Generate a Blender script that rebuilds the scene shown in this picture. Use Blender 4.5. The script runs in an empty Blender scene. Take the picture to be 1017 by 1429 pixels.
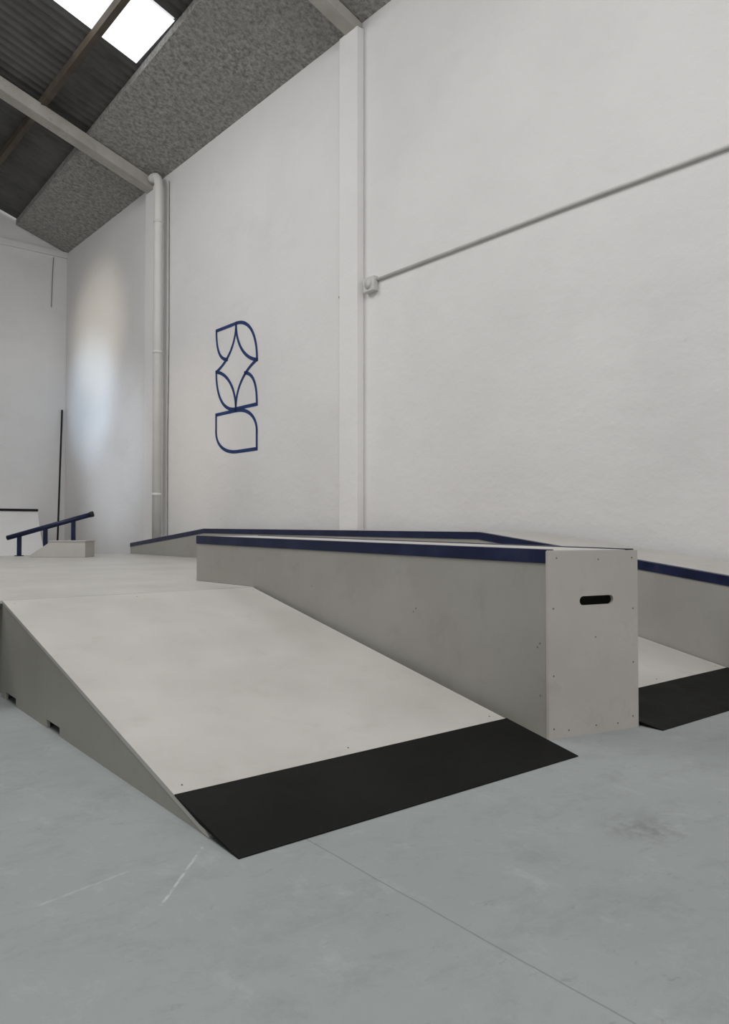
import bpy, bmesh, math, random
from mathutils import Vector, Matrix
random.seed(3)
S=bpy.context.scene
COL=S.collection
ALPHA=math.radians(1.76)   # the hall is turned slightly relative to the ramps

# ------------------------------------------------------------ materials
def newmat(name):
    m=bpy.data.materials.new(name); m.use_nodes=True
    nt=m.node_tree; b=nt.nodes["Principled BSDF"]
    return m,nt,b
def N(nt,t,**k):
    n=nt.nodes.new(t)
    for a,v in k.items(): setattr(n,a,v)
    return n
def mixc(nt,fac,a,b):
    n=N(nt,'ShaderNodeMix',data_type='RGBA')
    for sock,v in ((n.inputs[0],fac),(n.inputs[6],a),(n.inputs[7],b)):
        if isinstance(v,bpy.types.NodeSocket): nt.links.new(v,sock)
        elif isinstance(v,tuple): sock.default_value=(*v,1)
        else: sock.default_value=v
    return n.outputs[2]
def noise(nt,co,scale,detail=4,rough=.55,stretch=None,dist=0):
    if stretch:
        mp=N(nt,'ShaderNodeMapping'); mp.inputs['Scale'].default_value=stretch
        nt.links.new(co,mp.inputs['Vector']); co=mp.outputs[0]
    n=N(nt,'ShaderNodeTexNoise'); n.inputs['Scale'].default_value=scale
    n.inputs['Detail'].default_value=detail; n.inputs['Roughness'].default_value=rough
    n.inputs['Distortion'].default_value=dist
    nt.links.new(co,n.inputs['Vector']); return n.outputs[0]
def ramp(nt,v,lo,hi,a=0.,b=1.):
    n=N(nt,'ShaderNodeMapRange'); n.clamp=True
    n.inputs[1].default_value=lo;n.inputs[2].default_value=hi
    n.inputs[3].default_value=a;n.inputs[4].default_value=b
    nt.links.new(v,n.inputs[0]); return n.outputs[0]
def mth(nt,op,a,b=None,c=None):
    n=N(nt,'ShaderNodeMath',operation=op)
    for i,v in enumerate((a,b,c)):
        if v is None: continue
        if isinstance(v,(int,float)): n.inputs[i].default_value=v
        else: nt.links.new(v,n.inputs[i])
    return n.outputs[0]
def bump(nt,b,h,strength=.2,dist=.01):
    n=N(nt,'ShaderNodeBump'); n.inputs['Strength'].default_value=strength
    n.inputs['Distance'].default_value=dist
    nt.links.new(h,n.inputs['Height']); nt.links.new(n.outputs[0],b.inputs['Normal'])
def coords(nt): return N(nt,'ShaderNodeTexCoord').outputs['Object']

def painted(name,c1,c2,scale=3,rough=.6,bscale=60,bstr=.08,scuff=None,sa=.35,spec=.3,metal=0):
    m,nt,b=newmat(name); co=coords(nt)
    c=mixc(nt,ramp(nt,noise(nt,co,scale),.35,.65),c1,c2)
    if scuff:
        s=ramp(nt,noise(nt,co,5,6,.7,(1,1,1),.3),.55,.72,0,sa)
        c=mixc(nt,s,c,scuff)
    nt.links.new(c,b.inputs['Base Color'])
    nt.links.new(ramp(nt,noise(nt,co,scale*2,2),.3,.7,rough-.08,rough+.08),b.inputs['Roughness'])
    b.inputs['Specular IOR Level'].default_value=spec
    b.inputs['Metallic'].default_value=metal
    bump(nt,b,noise(nt,co,bscale,3),bstr,.005)
    return m

def wallmat(name,k=1.):
    m,nt,b=newmat(name); co=coords(nt)
    c=mixc(nt,ramp(nt,noise(nt,co,.5,4),.3,.7),(.70*k,.688*k,.684*k),(.765*k,.755*k,.750*k))
    st=ramp(nt,noise(nt,co,.9,7,.65,(1,.8,1.5),.2),.54,.74,0,.22)
    c=mixc(nt,st,c,(.54,.53,.525))
    sp=ramp(nt,noise(nt,co,7,7,.80,(1,1,1.4),.3),.64,.74,0,.35)
    c=mixc(nt,sp,c,(.42,.41,.40))
    nt.links.new(c,b.inputs['Base Color']); b.inputs['Roughness'].default_value=.85
    b.inputs['Specular IOR Level'].default_value=.15
    h=mth(nt,'ADD',noise(nt,co,1.8,7,.58,(1,1,1.5)),mth(nt,'MULTIPLY',noise(nt,co,16,4),.12))
    bump(nt,b,h,.32,.05)
    return m
def floormat():
    m,nt,b=newmat("grey_floor_paint"); co=coords(nt)
    c=mixc(nt,ramp(nt,noise(nt,co,.8,5,.55),.3,.7),(.262,.282,.283),(.304,.325,.325))
    a=ramp(nt,noise(nt,co,3.0,9,.80,(1,1.5,1),.25),.50,.68,0,.40)
    c=mixc(nt,a,c,(.175,.19,.186))
    a2=ramp(nt,noise(nt,co,4.5,9,.82,(1.5,1,1),.3),.54,.70,0,.35)
    c=mixc(nt,a2,c,(.42,.44,.435))
    a3=ramp(nt,noise(nt,co,9,8,.85,(1,2,1),.4),.59,.67,0,.45)
    c=mixc(nt,a3,c,(.13,.14,.132))
    sx=N(nt,'ShaderNodeSeparateXYZ'); nt.links.new(co,sx.inputs[0]); x,y=sx.outputs[0],sx.outputs[1]
    wob=mth(nt,'MULTIPLY',mth(nt,'SUBTRACT',noise(nt,co,4,3),.5),.012)
    d=mth(nt,'ABSOLUTE',mth(nt,'SUBTRACT',mth(nt,'ADD',x,wob),1.405))
    j=ramp(nt,d,.0010,.0035,.5,0)
    c=mixc(nt,j,c,(.10,.12,.12))
    def seg(p,q,w,amt,col,c):
        dx,dy=q[0]-p[0],q[1]-p[1]; L=math.hypot(dx,dy); dx/=L;dy/=L
        rx=mth(nt,'SUBTRACT',x,p[0]); ry=mth(nt,'SUBTRACT',y,p[1])
        al=mth(nt,'ADD',mth(nt,'MULTIPLY',rx,dx),mth(nt,'MULTIPLY',ry,dy))
        cr=mth(nt,'ABSOLUTE',mth(nt,'SUBTRACT',mth(nt,'MULTIPLY',rx,dy),mth(nt,'MULTIPLY',ry,dx)))
        m1=ramp(nt,cr,w*.3,w,1,0)
        m2=mth(nt,'MULTIPLY',mth(nt,'GREATER_THAN',al,0.),mth(nt,'LESS_THAN',al,L))
        br=ramp(nt,noise(nt,co,28,4),.42,.56,.05,1)
        f=mth(nt,'MULTIPLY',mth(nt,'MULTIPLY',mth(nt,'MULTIPLY',m1,m2),br),amt)
        return mixc(nt,f,c,col)
    c=seg((1.115,2.22),(.858,1.947),.006,.55,(.55,.57,.56),c)
    c=seg((.87,2.20),(.60,2.15),.008,.30,(.5,.52,.51),c)
    px=mth(nt,'SUBTRACT',x,2.32);py=mth(nt,'SUBTRACT',y,1.44)
    r=mth(nt,'SQRT',mth(nt,'ADD',mth(nt,'MULTIPLY',px,px),mth(nt,'MULTIPLY',py,py)))
    f=mth(nt,'MULTIPLY',ramp(nt,r,.03,.17,1,0),ramp(nt,noise(nt,co,22,6,.7),.42,.6,0,.55))
    c=mixc(nt,f,c,(.14,.145,.14))
    nt.links.new(c,b.inputs['Base Color'])
    nt.links.new(ramp(nt,noise(nt,co,3,5),.3,.7,.45,.65),b.inputs['Roughness'])
    b.inputs['Specular IOR Level'].default_value=.25
    h=mth(nt,'SUBTRACT',noise(nt,co,25,4),mth(nt,'MULTIPLY',j,2.))
    bump(nt,b,h,.12,.006)
    return m
M_wall=wallmat("white_plaster"); M_pil=wallmat("white_plaster_smooth",1.05); M_floor=floormat()
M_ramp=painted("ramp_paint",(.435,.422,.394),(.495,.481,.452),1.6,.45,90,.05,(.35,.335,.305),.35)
M_side_shade=painted("shaded_side_paint",(.305,.297,.268),(.350,.341,.312),1.4,.55,90,.06,(.24,.23,.20),.30)  # ramp paint darkened: the shade on the side faces is put into the colour
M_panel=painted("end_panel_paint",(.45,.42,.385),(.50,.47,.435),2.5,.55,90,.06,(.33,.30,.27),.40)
M_plate=painted("black_plate",(.0065,.0065,.0062),(.010,.010,.0095),3,.6,220,.10,None,0,.10)
M_navy=painted("navy_steel",(.006,.010,.038),(.009,.016,.055),5,.45,120,.06,(.03,.035,.07),.5,.3)
M_black=painted("black_rubber",(.01,.01,.012),(.02,.02,.022),4,.6)
M_screw=painted("screw_head",(.17,.165,.16),(.12,.115,.11),30,.4,100,.02,None,0,.5,.6)
M_emb=painted("navy_wall_paint",(.015,.034,.125),(.026,.055,.17),6,.7,60,.1)
M_pipe=painted("white_pvc",(.66,.65,.63),(.71,.70,.68),2,.5)
M_cond=painted("painted_conduit",(.52,.515,.50),(.60,.595,.58),4,.6)
M_cable=painted("grey_cable",(.22,.215,.20),(.28,.27,.26),4,.6)
M_conc=painted("rafter_concrete",(.38,.36,.33),(.48,.46,.43),2.5,.85,30,.4,(.22,.21,.19),.5)
M_rust=painted("rusty_steel",(.06,.048,.036),(.11,.09,.07),3,.7,40,.3)
def soffmat():
    m,nt,b=newmat("sprayed_soffit"); co=coords(nt)
    n1=noise(nt,co,15,6,.80); n2=noise(nt,co,1.2,4)
    c=mixc(nt,ramp(nt,n1,.36,.62),(.17,.167,.160),(.58,.57,.545))
    c=mixc(nt,ramp(nt,n2,.35,.65,0,.35),c,(.34,.33,.315))
    nt.links.new(c,b.inputs['Base Color']); b.inputs['Roughness'].default_value=.95
    bump(nt,b,n1,.9,.06); return m
M_soff=soffmat()
M_corr=painted("corrugated_dark",(.075,.074,.072),(.12,.118,.114),1.5,.7,20,.2,(.045,.045,.04),.5)
def emis(name,col,st):
    m,nt,b=newmat(name); co=coords(nt)
    c=mixc(nt,ramp(nt,noise(nt,co,1.2),.3,.7),col,tuple(x*.9 for x in col))
    nt.links.new(c,b.inputs['Emission Color']); b.inputs['Emission Strength'].default_value=st
    b.inputs['Base Color'].default_value=(.8,.8,.8,1); return m
M_sky=emis("skylight_polycarbonate",(.90,.96,1.0),1.15)

# ------------------------------------------------------------ geometry helpers
def meshobj(name,bm,mat,parent=None,hall=False,smooth=False,bevel=0):
    bmesh.ops.recalc_face_normals(bm,faces=bm.faces)
    me=bpy.data.meshes.new(name); bm.to_mesh(me); bm.free()
    if smooth:
        for p in me.polygons: p.use_smooth=True
    ob=bpy.data.objects.new(name,me); COL.objects.link(ob)
    me.materials.append(mat)
    if bevel:
        md=ob.modifiers.new("b",'BEVEL'); md.width=bevel; md.segments=2; md.limit_method='ANGLE'
    if parent:
        ob.parent=parent
        ob.matrix_parent_inverse=Matrix.LocRotScale(parent.location,parent.rotation_euler,None).inverted()
    if hall: ob.rotation_euler=(0,0,ALPHA)
    return ob
def empty(name,loc,label,cat,group=None):
    e=bpy.data.objects.new(name,None); COL.objects.link(e); e.location=loc; e.empty_display_size=.1
    e["label"]=label; e["category"]=cat
    if group: e["group"]=group
    return e
def tag(o,label,cat): o["label"]=label;o["category"]=cat; return o
def struct(o): o["kind"]="structure"; return o
def prism(name,pts,u0,u1,mat,**k):
    """profile pts (y,z) extruded along x; u0/u1 may be functions of y"""
    f0=u0 if callable(u0) else (lambda v:u0); f1=u1 if callable(u1) else (lambda v:u1)
    bm=bmesh.new()
    a=[bm.verts.new((f0(v),v,z)) for v,z in pts]; b=[bm.verts.new((f1(v),v,z)) for v,z in pts]
    bm.faces.new(a); bm.faces.new(b[::-1]); n=len(pts)
    for i in range(n): bm.faces.new((a[i],b[i],b[(i+1)%n],a[(i+1)%n]))
    return meshobj(name,bm,mat,**k)
def box(name,x0,x1,y0,y1,z0,z1,mat,**k):
    return prism(name,[(y0,z0),(y1,z0),(y1,z1),(y0,z1)],x0,x1,mat,**k)
def sweep(name,section,path,mat,**k):
    bm=bmesh.new(); rings=[]
    for p in path: rings.append([bm.verts.new((p[0]+s[0],p[1],p[2]+s[1])) for s in section])
    n=len(section)
    for r,q in zip(rings,rings[1:]):
        for i in range(n): bm.faces.new((r[i],r[(i+1)%n],q[(i+1)%n],q[i]))
    bm.faces.new(rings[0]); bm.faces.new(rings[-1][::-1])
    return meshobj(name,bm,mat,**k)
def tube(name,path,r,mat,seg=16,**k):
    bm=bmesh.new(); P=[Vector(p) for p in path]; rings=[]
    for i,p in enumerate(P):
        if i==0:t=P[1]-P[0]
        elif i==len(P)-1:t=P[-1]-P[-2]
        else:t=(P[i+1]-P[i]).normalized()+(P[i]-P[i-1]).normalized()
        t.normalize(); ref=Vector((0,1,0)) if abs(t.y)<.9 else Vector((1,0,0))
        a=t.cross(ref).normalized(); b=t.cross(a)
        rings.append([bm.verts.new(p+r*(math.cos(2*math.pi*j/seg)*a+math.sin(2*math.pi*j/seg)*b)) for j in range(seg)])
    for q,w in zip(rings,rings[1:]):
        for i in range(seg): bm.faces.new((q[i],q[(i+1)%seg],w[(i+1)%seg],w[i]))
    bm.faces.new(rings[0]); bm.faces.new(rings[-1][::-1])
    return meshobj(name,bm,mat,smooth=seg>8,**k)

# ------------------------------------------------------------ hall shell (hall frame)
XW=6.3; ZE=7.55; PITCH=.34; YB=18.4
def zr(X): return ZE+PITCH*(XW-X)
struct(box("floor",-14,6.2,-6,19.5,-.1,0,M_floor))
struct(box("wall_right",XW,XW+.25,-6,YB+.3,-.1,ZE+.1,M_wall,hall=True))
struct(prism("wall_back",[(YB,-.1),(YB+.25,-.1),(YB+.25,7.5),(YB,7.5)],-10,XW-.002,M_wall,hall=True))
struct(box("wall_left",-10.25,-10,-6,YB+.3,-.1,13,M_wall,hall=True))
struct(box("trim_7",-10,XW-.002,YB-.06,YB+.2,7.42,7.56,M_wall,hall=True,bevel=.01))
bm=bmesh.new()
vs=[bm.verts.new(p) for p in ((-10,YB+.02,7.5),(XW,YB+.02,7.5),(XW,YB+.02,7.9),(-5,YB+.02,zr(-5)+.2),(-10,YB+.02,zr(-5)+.2))]
bm.faces.new(vs)
struct(meshobj("wall_gable",bm,M_wall,hall=True))
# soffit strip
bm=bmesh.new()
def bx(Y): return 4.84+(Y-9.2)*.033
vs=[]
for Y in (-6,YB):
    vs.append(((XW,Y,zr(XW)),(bx(Y),Y,zr(bx(Y)))))
q=[bm.verts.new(p) for p in (vs[0][0],vs[0][1],vs[1][1],vs[1][0])]
bm.faces.new(q)
q2=[bm.verts.new((p[0],p[1],p[2]+.12)) for p in (vs[0][0],vs[0][1],vs[1][1],vs[1][0])]
bm.faces.new(q2)
for i in range(4): bm.faces.new((q[i],q[(i+1)%4],q2[(i+1)%4],q2[i]))
struct(meshobj("ceiling",bm,M_soff,hall=True))
# corrugated sheet with skylight opening
SY0,SY1,SX0,SX1=9.9,11.2,-1.0,4.86
bm=bmesh.new(); per=.19; ys=[]; y=-6
while y<YB: ys.append(y); y+=per/6
ys+= [SY0,SY1]; ys=sorted(ys)
xs=[5.3,SX1,3.5,2,.5,SX0,-3,-5,-10]
g=[[bm.verts.new((X,Y,zr(max(X,-5))+.17+.028*math.sin(2*math.pi*Y/per))) for Y in ys] for X in xs]
for i in range(len(xs)-1):
    for j in range(len(ys)-1):
        if ys[j]>=SY0-1e-6 and ys[j+1]<=SY1+1e-6 and SX0<=xs[i+1] and xs[i]<=SX1: continue
        bm.faces.new((g[i][j],g[i+1][j],g[i+1][j+1],g[i][j+1]))
struct(meshobj("ceiling.001",bm,M_corr,hall=True,smooth=True))
bm=bmesh.new()
q=[bm.verts.new((X,Y,zr(X)+.15)) for X,Y in ((SX0,SY0),(SX1,SY0),(SX1,SY1),(SX0,SY1))]; bm.faces.new(q)
struct(meshobj("window_1",bm,M_sky,hall=True))
# pilasters, rafters, purlin
struct(box("trim_1",6.18,XW-.001,7.45,7.82,0,7.45,M_pil,hall=True,bevel=.012))
struct(box("trim_2",6.18,XW-.001,13.38,13.78,0,7.45,M_pil,hall=True,bevel=.012))
def rafter(n,Y0,Y1,up=0):
    bm=bmesh.new()
    prof=[(6.29,7.33+up),(5.9,7.46+up),(-4.9,7.42+PITCH*10.8+up),(-4.9,zr(-4.9)-.01),(6.29,zr(6.29)-.01)]
    a=[bm.verts.new((x,Y0,z)) for x,z in prof]; b=[bm.verts.new((x,Y1,z)) for x,z in prof]
    bm.faces.new(a); bm.faces.new(b[::-1])
    for i in range(5): bm.faces.new((a[i],b[i],b[(i+1)%5],a[(i+1)%5]))
    struct(meshobj("trim_%d"%n,bm,M_conc,hall=True,bevel=.01))
rafter(3,7.48,7.70,.07); rafter(4,13.44,13.70)
struct(box("trim_5",4.14,4.24,-5.9,YB-.01,zr(4.2)-.02,zr(4.2)+.12,M_rust,hall=True))
struct(box("trim_6",2.0,2.1,-5.9,YB-.01,zr(2.05)-.02,zr(2.05)+.12,M_rust,hall=True))

# drainpipe
e=empty("drainpipe",(5.7,13.3,0),"white plastic drainpipe running down the wall beside a pilaster","pipe")
pY=13.08;pX=6.12
path=[(pX,pY,0.01),(pX,pY,7.30)]
for k in range(1,7):
    a=math.pi/2*k/6; path.append((pX,pY+.22*(1-math.cos(a)),7.30+.22*math.sin(a)))
path.append((pX,pY+.30,7.52))
tube("pipe",path,.080,M_pipe,20,parent=e,hall=True)
for z in (1.6,4.2,6.6): tube("pipe_clamp",[(pX,pY,z),(pX,pY,z+.05)],.087,M_pipe,20,parent=e,hall=True)
tag(tube("cable",[(6.285,12.98,0.01),(6.285,13.0,2.5),(6.285,12.97,4.5),(6.285,12.99,7.4)],.010,M_cable,8,hall=True),"thin grey cable running down the wall beside the drainpipe","cable")

# conduit + junction box
e=empty("electrical_conduit",(6.1,7,4.12),"grey conduit along the white wall ending in a junction box","conduit")
tube("conduit",[(6.275,7.19,4.12),(6.275,4.4,4.135),(6.275,1.5,4.12),(6.275,-5,4.12)],.018,M_cond,10,parent=e,hall=True)
box("junction_box",6.215,XW-.003,7.17,7.38,3.98,4.17,M_cond,parent=e,hall=True,bevel=.015)
tube("junction_cover",[(6.217,7.275,4.075),(6.205,7.275,4.075)],.06,M_cond,20,parent=e,hall=True)
tag(tube("cable",[(6.275,7.825,4.07),(6.275,7.93,4.07)],.018,M_cable,8,hall=True),"short conduit stub at the edge of the pilaster","conduit")
tag(tube("cable",[(XW-.32,YB-.02,7.38),(XW-.34,YB-.02,7.0),(XW-.36,YB-.02,6.2)],.009,M_cable,8,hall=True),"thin dark cable hanging on the end wall","cable")

# emblem
def emblem():
    bm=bmesh.new(); W=.055; Y0=11.24; Wd=1.25; Zt=4.28; R=.685
    def P(s,t,row): return Vector((Y0-s*Wd, Zt-R*row-(1-t)*R))
    def ribbon(pts):
        L=[];n=len(pts)
        for i,p in enumerate(pts):
            if i==0:t=pts[1]-p
            elif i==n-1:t=p-pts[-2]
            else:t=(pts[i+1]-p).normalized()+(p-pts[i-1]).normalized()
            t.normalize(); nn=Vector((-t.y,t.x))*W/2
            e=t*W/2*(-1 if i==0 else (1 if i==n-1 else 0))
            L.append((p+nn+e,p-nn+e))
        x=XW-.004
        vs=[(bm.verts.new((x,a.x,a.y)),bm.verts.new((x,b.x,b.y))) for a,b in L]
        for q,w in zip(vs,vs[1:]): bm.faces.new((q[0],q[1],w[1],w[0]))
    def bez(a,b,c,d,row,n=18):
        a,b,c,d=[P(*p,row) for p in (a,b,c,d)]
        return [a*(1-t)**3+3*b*t*(1-t)**2+3*c*t*t*(1-t)+d*t**3 for t in [i/n for i in range(n+1)]]
    def line(a,b,row): return [P(*a,row),P(*b,row)]
    ribbon(line((0,1),(.5,1),0)); ribbon(bez((.5,1),(.80,1),(1,.62),(1,0),0))
    ribbon(bez((.5,1),(.5,.45),(.75,.08),(1,0),0))
    ribbon(bez((.5,1),(.5,.50),(.28,.15),(0,0),0))
    ribbon(bez((0,1),(0,.55),(.08,.28),(.28,.22),0))
    rot=lambda p:(1-p[0],1-p[1])
    ribbon(line(rot((0,1)),rot((.5,1)),1)); ribbon(bez(*[rot(p) for p in ((.5,1),(.80,1),(1,.62),(1,0))],1))
    ribbon(bez(*[rot(p) for p in ((.5,1),(.5,.45),(.75,.08),(1,0))],1))
    ribbon(bez(*[rot(p) for p in ((.5,1),(.5,.50),(.28,.15),(0,0))],1))
    ribbon(bez(*[rot(p) for p in ((0,1),(0,.55),(.08,.28),(.28,.22))],1))
    r=2
    ribbon(line((0,.96),(.5,.96),r)); ribbon(bez((.5,.96),(.82,.96),(1,.7),(1,.4),r)); ribbon(line((1,.4),(1,0),r))
    ribbon(line((1,0),(.55,0),r)); ribbon(bez((.55,0),(.2,0),(0,.25),(0,.55),r)); ribbon(line((0,.55),(0,.96),r))
    return meshobj("wall_emblem",bm,M_emb,hall=True)
tag(emblem(),"navy blue line-drawn leaf emblem painted on the white wall","emblem")

# ------------------------------------------------------------ ramps
VT=4.93; HP=.572; V0=2.19
VA,VB=2.33,5.845
def UL(v): return 2.962-(v-VA)*(.092/(VB-VA))
UR=3.505
def bank(u0,u1,label,tip):
    e=empty("bank_ramp",(u0+.8,3.5,0),label,"skate ramp")
    f1=u1 if callable(u1) else (lambda v:u1)
    t=.018
    side=[(V0+.08,0),(3.824,0),(3.824,.042),(4.034,.042),(4.034,0),(4.615,0),(4.615,.045),(4.85,.045),(4.85,0),(VT,0),(VT,HP-.018),(V0+.08,.004)]
    prism("side_panel",side,u0,u0+t,M_side_shade,parent=e)
    prism("side_panel",side,lambda v:f1(v)-t,f1,M_side_shade,parent=e)
    prism("back_panel",[(VT-.018,0),(VT,0),(VT,HP-.02),(VT-.018,HP-.024)],u0+t,lambda v:f1(v)-t,M_side_shade,parent=e)
    prism("deck",[(V0+.08,.002),(V0+.1,.02),(VT,HP),(VT,HP-.018),(V0+.12,.004)],u0-.002,f1,M_ramp,parent=e)
    def ft(v): return f1(v)-.001 if v>2.32 else tip
    pl=prism("threshold_plate",[(2.07,.001),(2.07,.004),(2.525,.073),(2.525,.069),(2.33,.028)],u0-.004,ft,M_plate,parent=e)
    pl["label"]="black anti-slip transition plate"
    scr=None
    for uu in (u0+.05,u0+.8,f1(4)-.06):
        for vv in (2.58,4.86):
            z=HP*(vv-V0)/(VT-V0)
            if scr is None: scr=tube("screw",[(uu,vv,z-.002),(uu,vv,z+.001)],.0035,M_screw,8,parent=e); s0=(uu,vv,z)
            else:
                c=scr.copy(); COL.objects.link(c); c.location=(uu-s0[0],vv-s0[1],z-s0[2])
    return e
bank(1.163,lambda v:UL(v)-.026-.030*max(0,(3.6-v)),"pale wooden bank ramp with black plate beside the box ledge",2.845)
bank(3.535,5.112,"pale wooden bank ramp between box ledge and wall-side ledge",5.110)

# platform
PE=13.05
e=empty("platform",(3.5,8.5,0),"pale grey wooden platform at the top of the bank ramps","skate platform")
def ur(v): return 6.16-.0307*v
prism("deck",[(VT+.016,HP-.018),(PE,HP-.018),(PE,HP),(VT+.016,HP)],-4.2,ur,M_ramp,parent=e)
prism("frame",[(VT+.03,0),(PE-.04,0),(PE-.04,HP-.019),(VT+.03,HP-.019)],1.19,lambda v:ur(v)-.02,M_side_shade,parent=e)
prism("frame",[(6.3,0),(PE-.04,0),(PE-.04,HP-.019),(6.3,HP-.019)],-4.18,1.18,M_side_shade,parent=e)

# box ledge -----------------------------------------------------
e=empty("box_ledge",(3.2,4,0),"pale wooden box ledge with navy steel edges between two banks","skate ledge")
ZA,ZB=.897,.940
def zt(v): return ZA+(ZB-ZA)*(v-VA)/(VB-VA)
BF=VT+.014
def sidepoly(v0,dz=.02): return [(v0,.0),(BF-.002,.0),(BF-.002,HP+.002),(VB,HP+.002),(VB,ZB-dz),(v0,zt(v0)-dz)]
prism("side_panel",sidepoly(VA),UL,lambda v:UL(v)+.018,M_side_shade,parent=e)
prism("side_panel",sidepoly(VA-.12),UR-.018,UR,M_side_shade,parent=e)
prism("back_panel",[(VB-.018,HP+.002),(VB,HP+.002),(VB,ZB-.02),(VB-.018,ZB-.02)],UL(VB)+.018,UR-.018,M_side_shade,parent=e)
bm=bmesh.new()
top=[(UL(VA),VA),(UR,VA-.12),(UR,VB),(UL(VB),VB)]
a=[bm.verts.new((u,v,zt(v)-.02)) for u,v in top]; b=[bm.verts.new((u,v,zt(v))) for u,v in top]
bm.faces.new(a); bm.faces.new(b[::-1])
for i in range(4): bm.faces.new((a[i],b[i],b[(i+1)%4],a[(i+1)%4]))
meshobj("top_board",bm,M_ramp,parent=e)
angl=[(-.006,.004),(.055,.004),(.055,-.001),(0,-.001),(0,-.062),(-.006,-.062)]
o=sweep("coping",angl,[(UL(VA),VA,zt(VA)),(UL(VB),VB,zt(VB))],M_navy,parent=e,bevel=.0015)
o["label"]="navy blue steel edge angle"
angr=[(.004,.004),(-.055,.004),(-.055,-.001),(0,-.001),(0,-.062),(.004,-.062)]
sweep("coping",angr,[(UR,VA-.12,zt(VA-.12)),(UR,VB,zt(VB))],M_navy,parent=e,bevel=.0015)
# front end panel with hand slot
PA=Vector((UL(VA)-.006,VA,0)); PBv=Vector((UR+.006,VA-.125,0)); d=(PBv-PA); PW=d.length; ang=math.atan2(d.y,d.x)
PH=ZA-.004
bm=bmesh.new()
out=[(0,0),(PW,0),(PW,PH),(0,PH)]
cx,cz,hw,hh=PW*.525,.650,.108,.0225
slot=[]
for k in range(9):
    a_=-math.pi/2+math.pi*k/8; slot.append((cx+hw-hh+hh*math.cos(a_),cz+hh*math.sin(a_)))
for k in range(9):
    a_=math.pi/2+math.pi*k/8; slot.append((cx-hw+hh+hh*math.cos(a_),cz+hh*math.sin(a_)))
es=[]
for loop in (out,slot):
    vv=[bm.verts.new((x,0,z)) for x,z in loop]
    es+=[bm.edges.new((vv[i],vv[(i+1)%len(vv)])) for i in range(len(vv))]
bmesh.ops.triangle_fill(bm,use_beauty=True,edges=es)
r=bmesh.ops.extrude_face_region(bm,geom=bm.faces[:])
bmesh.ops.translate(bm,vec=(0,-.018,0),verts=[g for g in r['geom'] if isinstance(g,bmesh.types.BMVert)])
T=Matrix.Translation(PA)@Matrix.Rotation(ang,4,'Z')
bm.transform(T)
o=meshobj("end_panel",bm,M_panel,parent=e); o["label"]="beige end panel with a cut-out hand slot"
def scr_at(T,pts,parent,rad=.0040):
    first=None
    for (x,z) in pts:
        p=T@Vector((x,0,z)); n=(T.to_3x3()@Vector((0,-1,0)))
        if first is None:
            first=tube("screw",[p-n*.001,p+n*.0010],rad,M_screw,8,parent=parent); f0=p
        else:
            c=first.copy(); COL.objects.link(c); c.location=p-f0
Tp=T@Matrix.Translation((0,-.018,0))
scr_at(Tp,[(.05,.86),(.31,.85),(.53,.855),(.03,.62),(.03,.30),(.03,.05),(.535,.60),(.535,.33),(.53,.06),(.29,.47),(.29,.04),(.12,.035),(.43,.035)],e)
dd=Vector((UL(VB)-UL(VA),VB-VA,0)).normalized()
Ts=Matrix.Translation((UL(VA),VA,0))@Matrix(((-dd.x,-dd.y*-1,0,0),(-dd.y,dd.x*-1,0,0),(0,0,1,0),(0,0,0,1)))
scr_at(Ts,[(-.04,.45),(-.055,.43),(-.04,.2),(-.9,.55),(-.92,.53),(-1.9,.62)],e,.0038)

# wall-side ledge ------------------------------------------------
e=empty("wall_ledge",(5.6,7,0),"long pale wooden ledge with navy edge running beside the wall","skate ledge")
HU=5.125
tp=[(2.20,.638),(4.80,.968),(10.2,1.0),(PE-.05,.75)]
bot=[(PE-.05,HP+.002),(BF-.002,HP+.002),(BF-.002,0),(2.20,0)]
prism("body",[(v,z-.02) for v,z in tp]+bot,HU,lambda v:ur(v)-.02,M_side_shade,parent=e)
bm=bmesh.new(); rows=[]
for v,z in tp:
    rows.append([bm.verts.new(p) for p in ((HU,v,z-.02),(HU,v,z),(ur(v),v,z),(ur(v),v,z-.02))])
for r_,q in zip(rows,rows[1:]):
    for i in range(4): bm.faces.new((r_[i],r_[(i+1)%4],q[(i+1)%4],q[i]))
bm.faces.new(rows[0]);bm.faces.new(rows[-1][::-1])
meshobj("top_board",bm,M_ramp,parent=e)
o=sweep("coping",angl,[(HU,v,z) for v,z in tp],M_navy,parent=e); o["label"]="navy blue steel edge angle"

# ------------------------------------------------------------ far items
def uv(L,D): return (.783*L+.622*D,-.622*L+.783*D)
cr=math.cos(math.radians(38.48)); sr=math.sin(math.radians(38.48))
base=Vector((uv(-4.62,11.75)[0],uv(-4.62,11.75)[1],HP))
e=empty("ramp_block",base,"small pale wooden kicker block under the navy rail","skate block")
dirx=Vector((cr,-sr,0)); diry=Vector((sr,cr,0))
def local(px,py,pz): return base+dirx*px+diry*py+Vector((0,0,pz))
def lprism(name,prof,y0,y1,mat,parent,bevel=0):
    bm=bmesh.new(); n=len(prof)
    a=[bm.verts.new(local(x,y0,z)) for x,z in prof]; b=[bm.verts.new(local(x,y1,z)) for x,z in prof]
    bm.faces.new(a);bm.faces.new(b[::-1])
    for i in range(n): bm.faces.new((a[i],b[i],b[(i+1)%n],a[(i+1)%n]))
    return meshobj(name,bm,mat,parent=parent,bevel=bevel)
lprism("body",[(-.42,.001),(.42,.001),(.42,.235),(-.10,.235),(-.40,.04)],-.2,.2,M_ramp,e,.004)
lprism("lid",[(-.12,.2365),(.43,.2365),(.43,.25),(-.12,.25)],-.21,.21,M_ramp,e)
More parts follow.
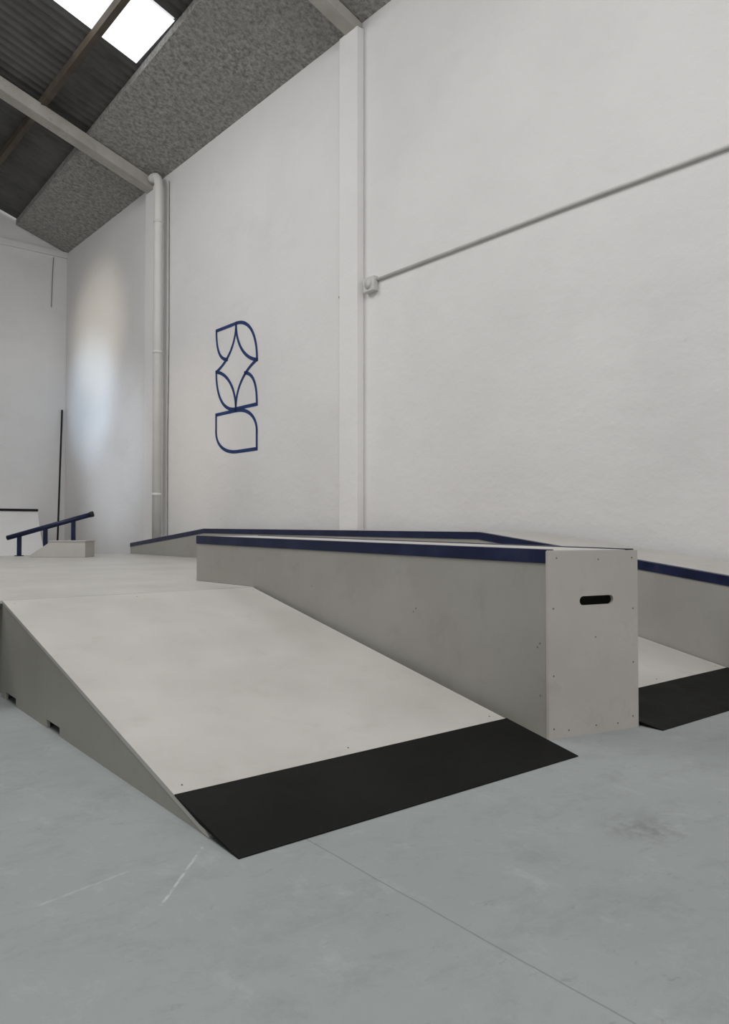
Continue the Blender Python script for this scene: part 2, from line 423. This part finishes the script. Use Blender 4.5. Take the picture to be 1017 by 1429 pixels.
e=empty("grind_rail",base+dirx*-.4,"navy blue sloping steel grind rail on three posts","skate rail")
yb=.33; ox=-.10
tube("rail",[local(-.90+ox,yb,.285),local(.42+ox,yb,.655)],.038,M_navy,14,parent=e)
tube("rail_cap",[local(.40+ox,yb,.65),local(.45+ox,yb,.664)],.045,M_black,14,parent=e)
for px in (-.71,-.30,.14):
    tube("post",[local(px+ox,yb,.004),local(px+ox,yb,.285+(px+.90)/1.32*.37-.03)],.036,M_navy,4,parent=e)
    tube("foot_plate",[local(px+ox,yb,.001),local(px+ox,yb,.012)],.07,M_navy,12,parent=e)

# quarter pipe by the end wall (hall frame)
e=empty("quarter_pipe",(1,17.8,0),"low white quarter pipe with black coping against the end wall","skate ramp")
prof=[(YB-.02,0),(YB-.02,1.40),(YB-.9,1.40)]
A58=math.radians(58)
for k in range(11):
    a_=A58*k/10
    prof.append((YB-.9-1.65*(math.sin(A58)-math.sin(A58-a_)), 1.40-(math.cos(A58-a_)-math.cos(A58))*1.39/(1-math.cos(A58))))
prism("body",prof,-4,5.40,M_pil,parent=e,hall=True)
tube("coping",[(-4,YB-.92,1.41),(5.40,YB-.92,1.41)],.026,M_black,12,parent=e,hall=True)

tag(tube("pole",[(5.90,YB-.65,0.0),(6.20,YB-.04,3.80)],.022,M_black,10,hall=True),"thin black pole leaning against the white end wall","pole")

# ------------------------------------------------------------ lights
w=bpy.data.worlds.new("World"); S.world=w; w.use_nodes=True
bg=w.node_tree.nodes["Background"]; bg.inputs[0].default_value=(.97,.985,1.0,1); bg.inputs[1].default_value=.82
def area(loc,target,sx,sy,power,col):
    l=bpy.data.lights.new("area_lamp",'AREA'); l.shape='RECTANGLE'; l.size=sx;l.size_y=sy;l.energy=power;l.color=col
    o=bpy.data.objects.new("area_lamp",l); COL.objects.link(o); o.location=loc
    o.rotation_euler=(Vector(target)-Vector(loc)).to_track_quat('-Z','Y').to_euler(); return o
area((0,1,8.2),(1.2,2.5,0),4,6,430,(1,.985,.965))
area((-.5,10,8.6),(1.5,10,0),3.5,7,450,(1,.99,.98))
def spot(loc,target,power,col,deg,blend=1,r=.3):
    l=bpy.data.lights.new("spot_lamp",'SPOT'); l.energy=power;l.color=col;l.spot_size=math.radians(deg);l.spot_blend=blend;l.shadow_soft_size=r
    o=bpy.data.objects.new("spot_lamp",l); COL.objects.link(o); o.location=loc
    o.rotation_euler=(Vector(target)-Vector(loc)).to_track_quat('-Z','Y').to_euler()
spot((-4,14.5,5.0),(5.8,16.6,5.3),1150,(1,.90,.72),21)
spot((-4,14.5,4.2),(5.7,17.0,3.9),1700,(.58,.78,1),20)
spot((-4,14.5,3.2),(5.8,15.6,2.6),1000,(.82,.90,1),26)
spot((-5,10.0,3.2),(5.8,12.3,2.6),450,(1,.90,.74),20)

# ------------------------------------------------------------ camera
cam=bpy.data.cameras.new("camera"); co=bpy.data.objects.new("camera",cam); COL.objects.link(co)
cam.sensor_fit='VERTICAL'; cam.sensor_height=36; cam.sensor_width=36*1017/1429; cam.lens=1070/1429*36
co.location=(0,0,1.0); co.rotation_euler=(math.radians(91.26),0,math.radians(-38.48))
cam.clip_start=.05
S.camera=co
S.view_settings.view_transform='Standard'
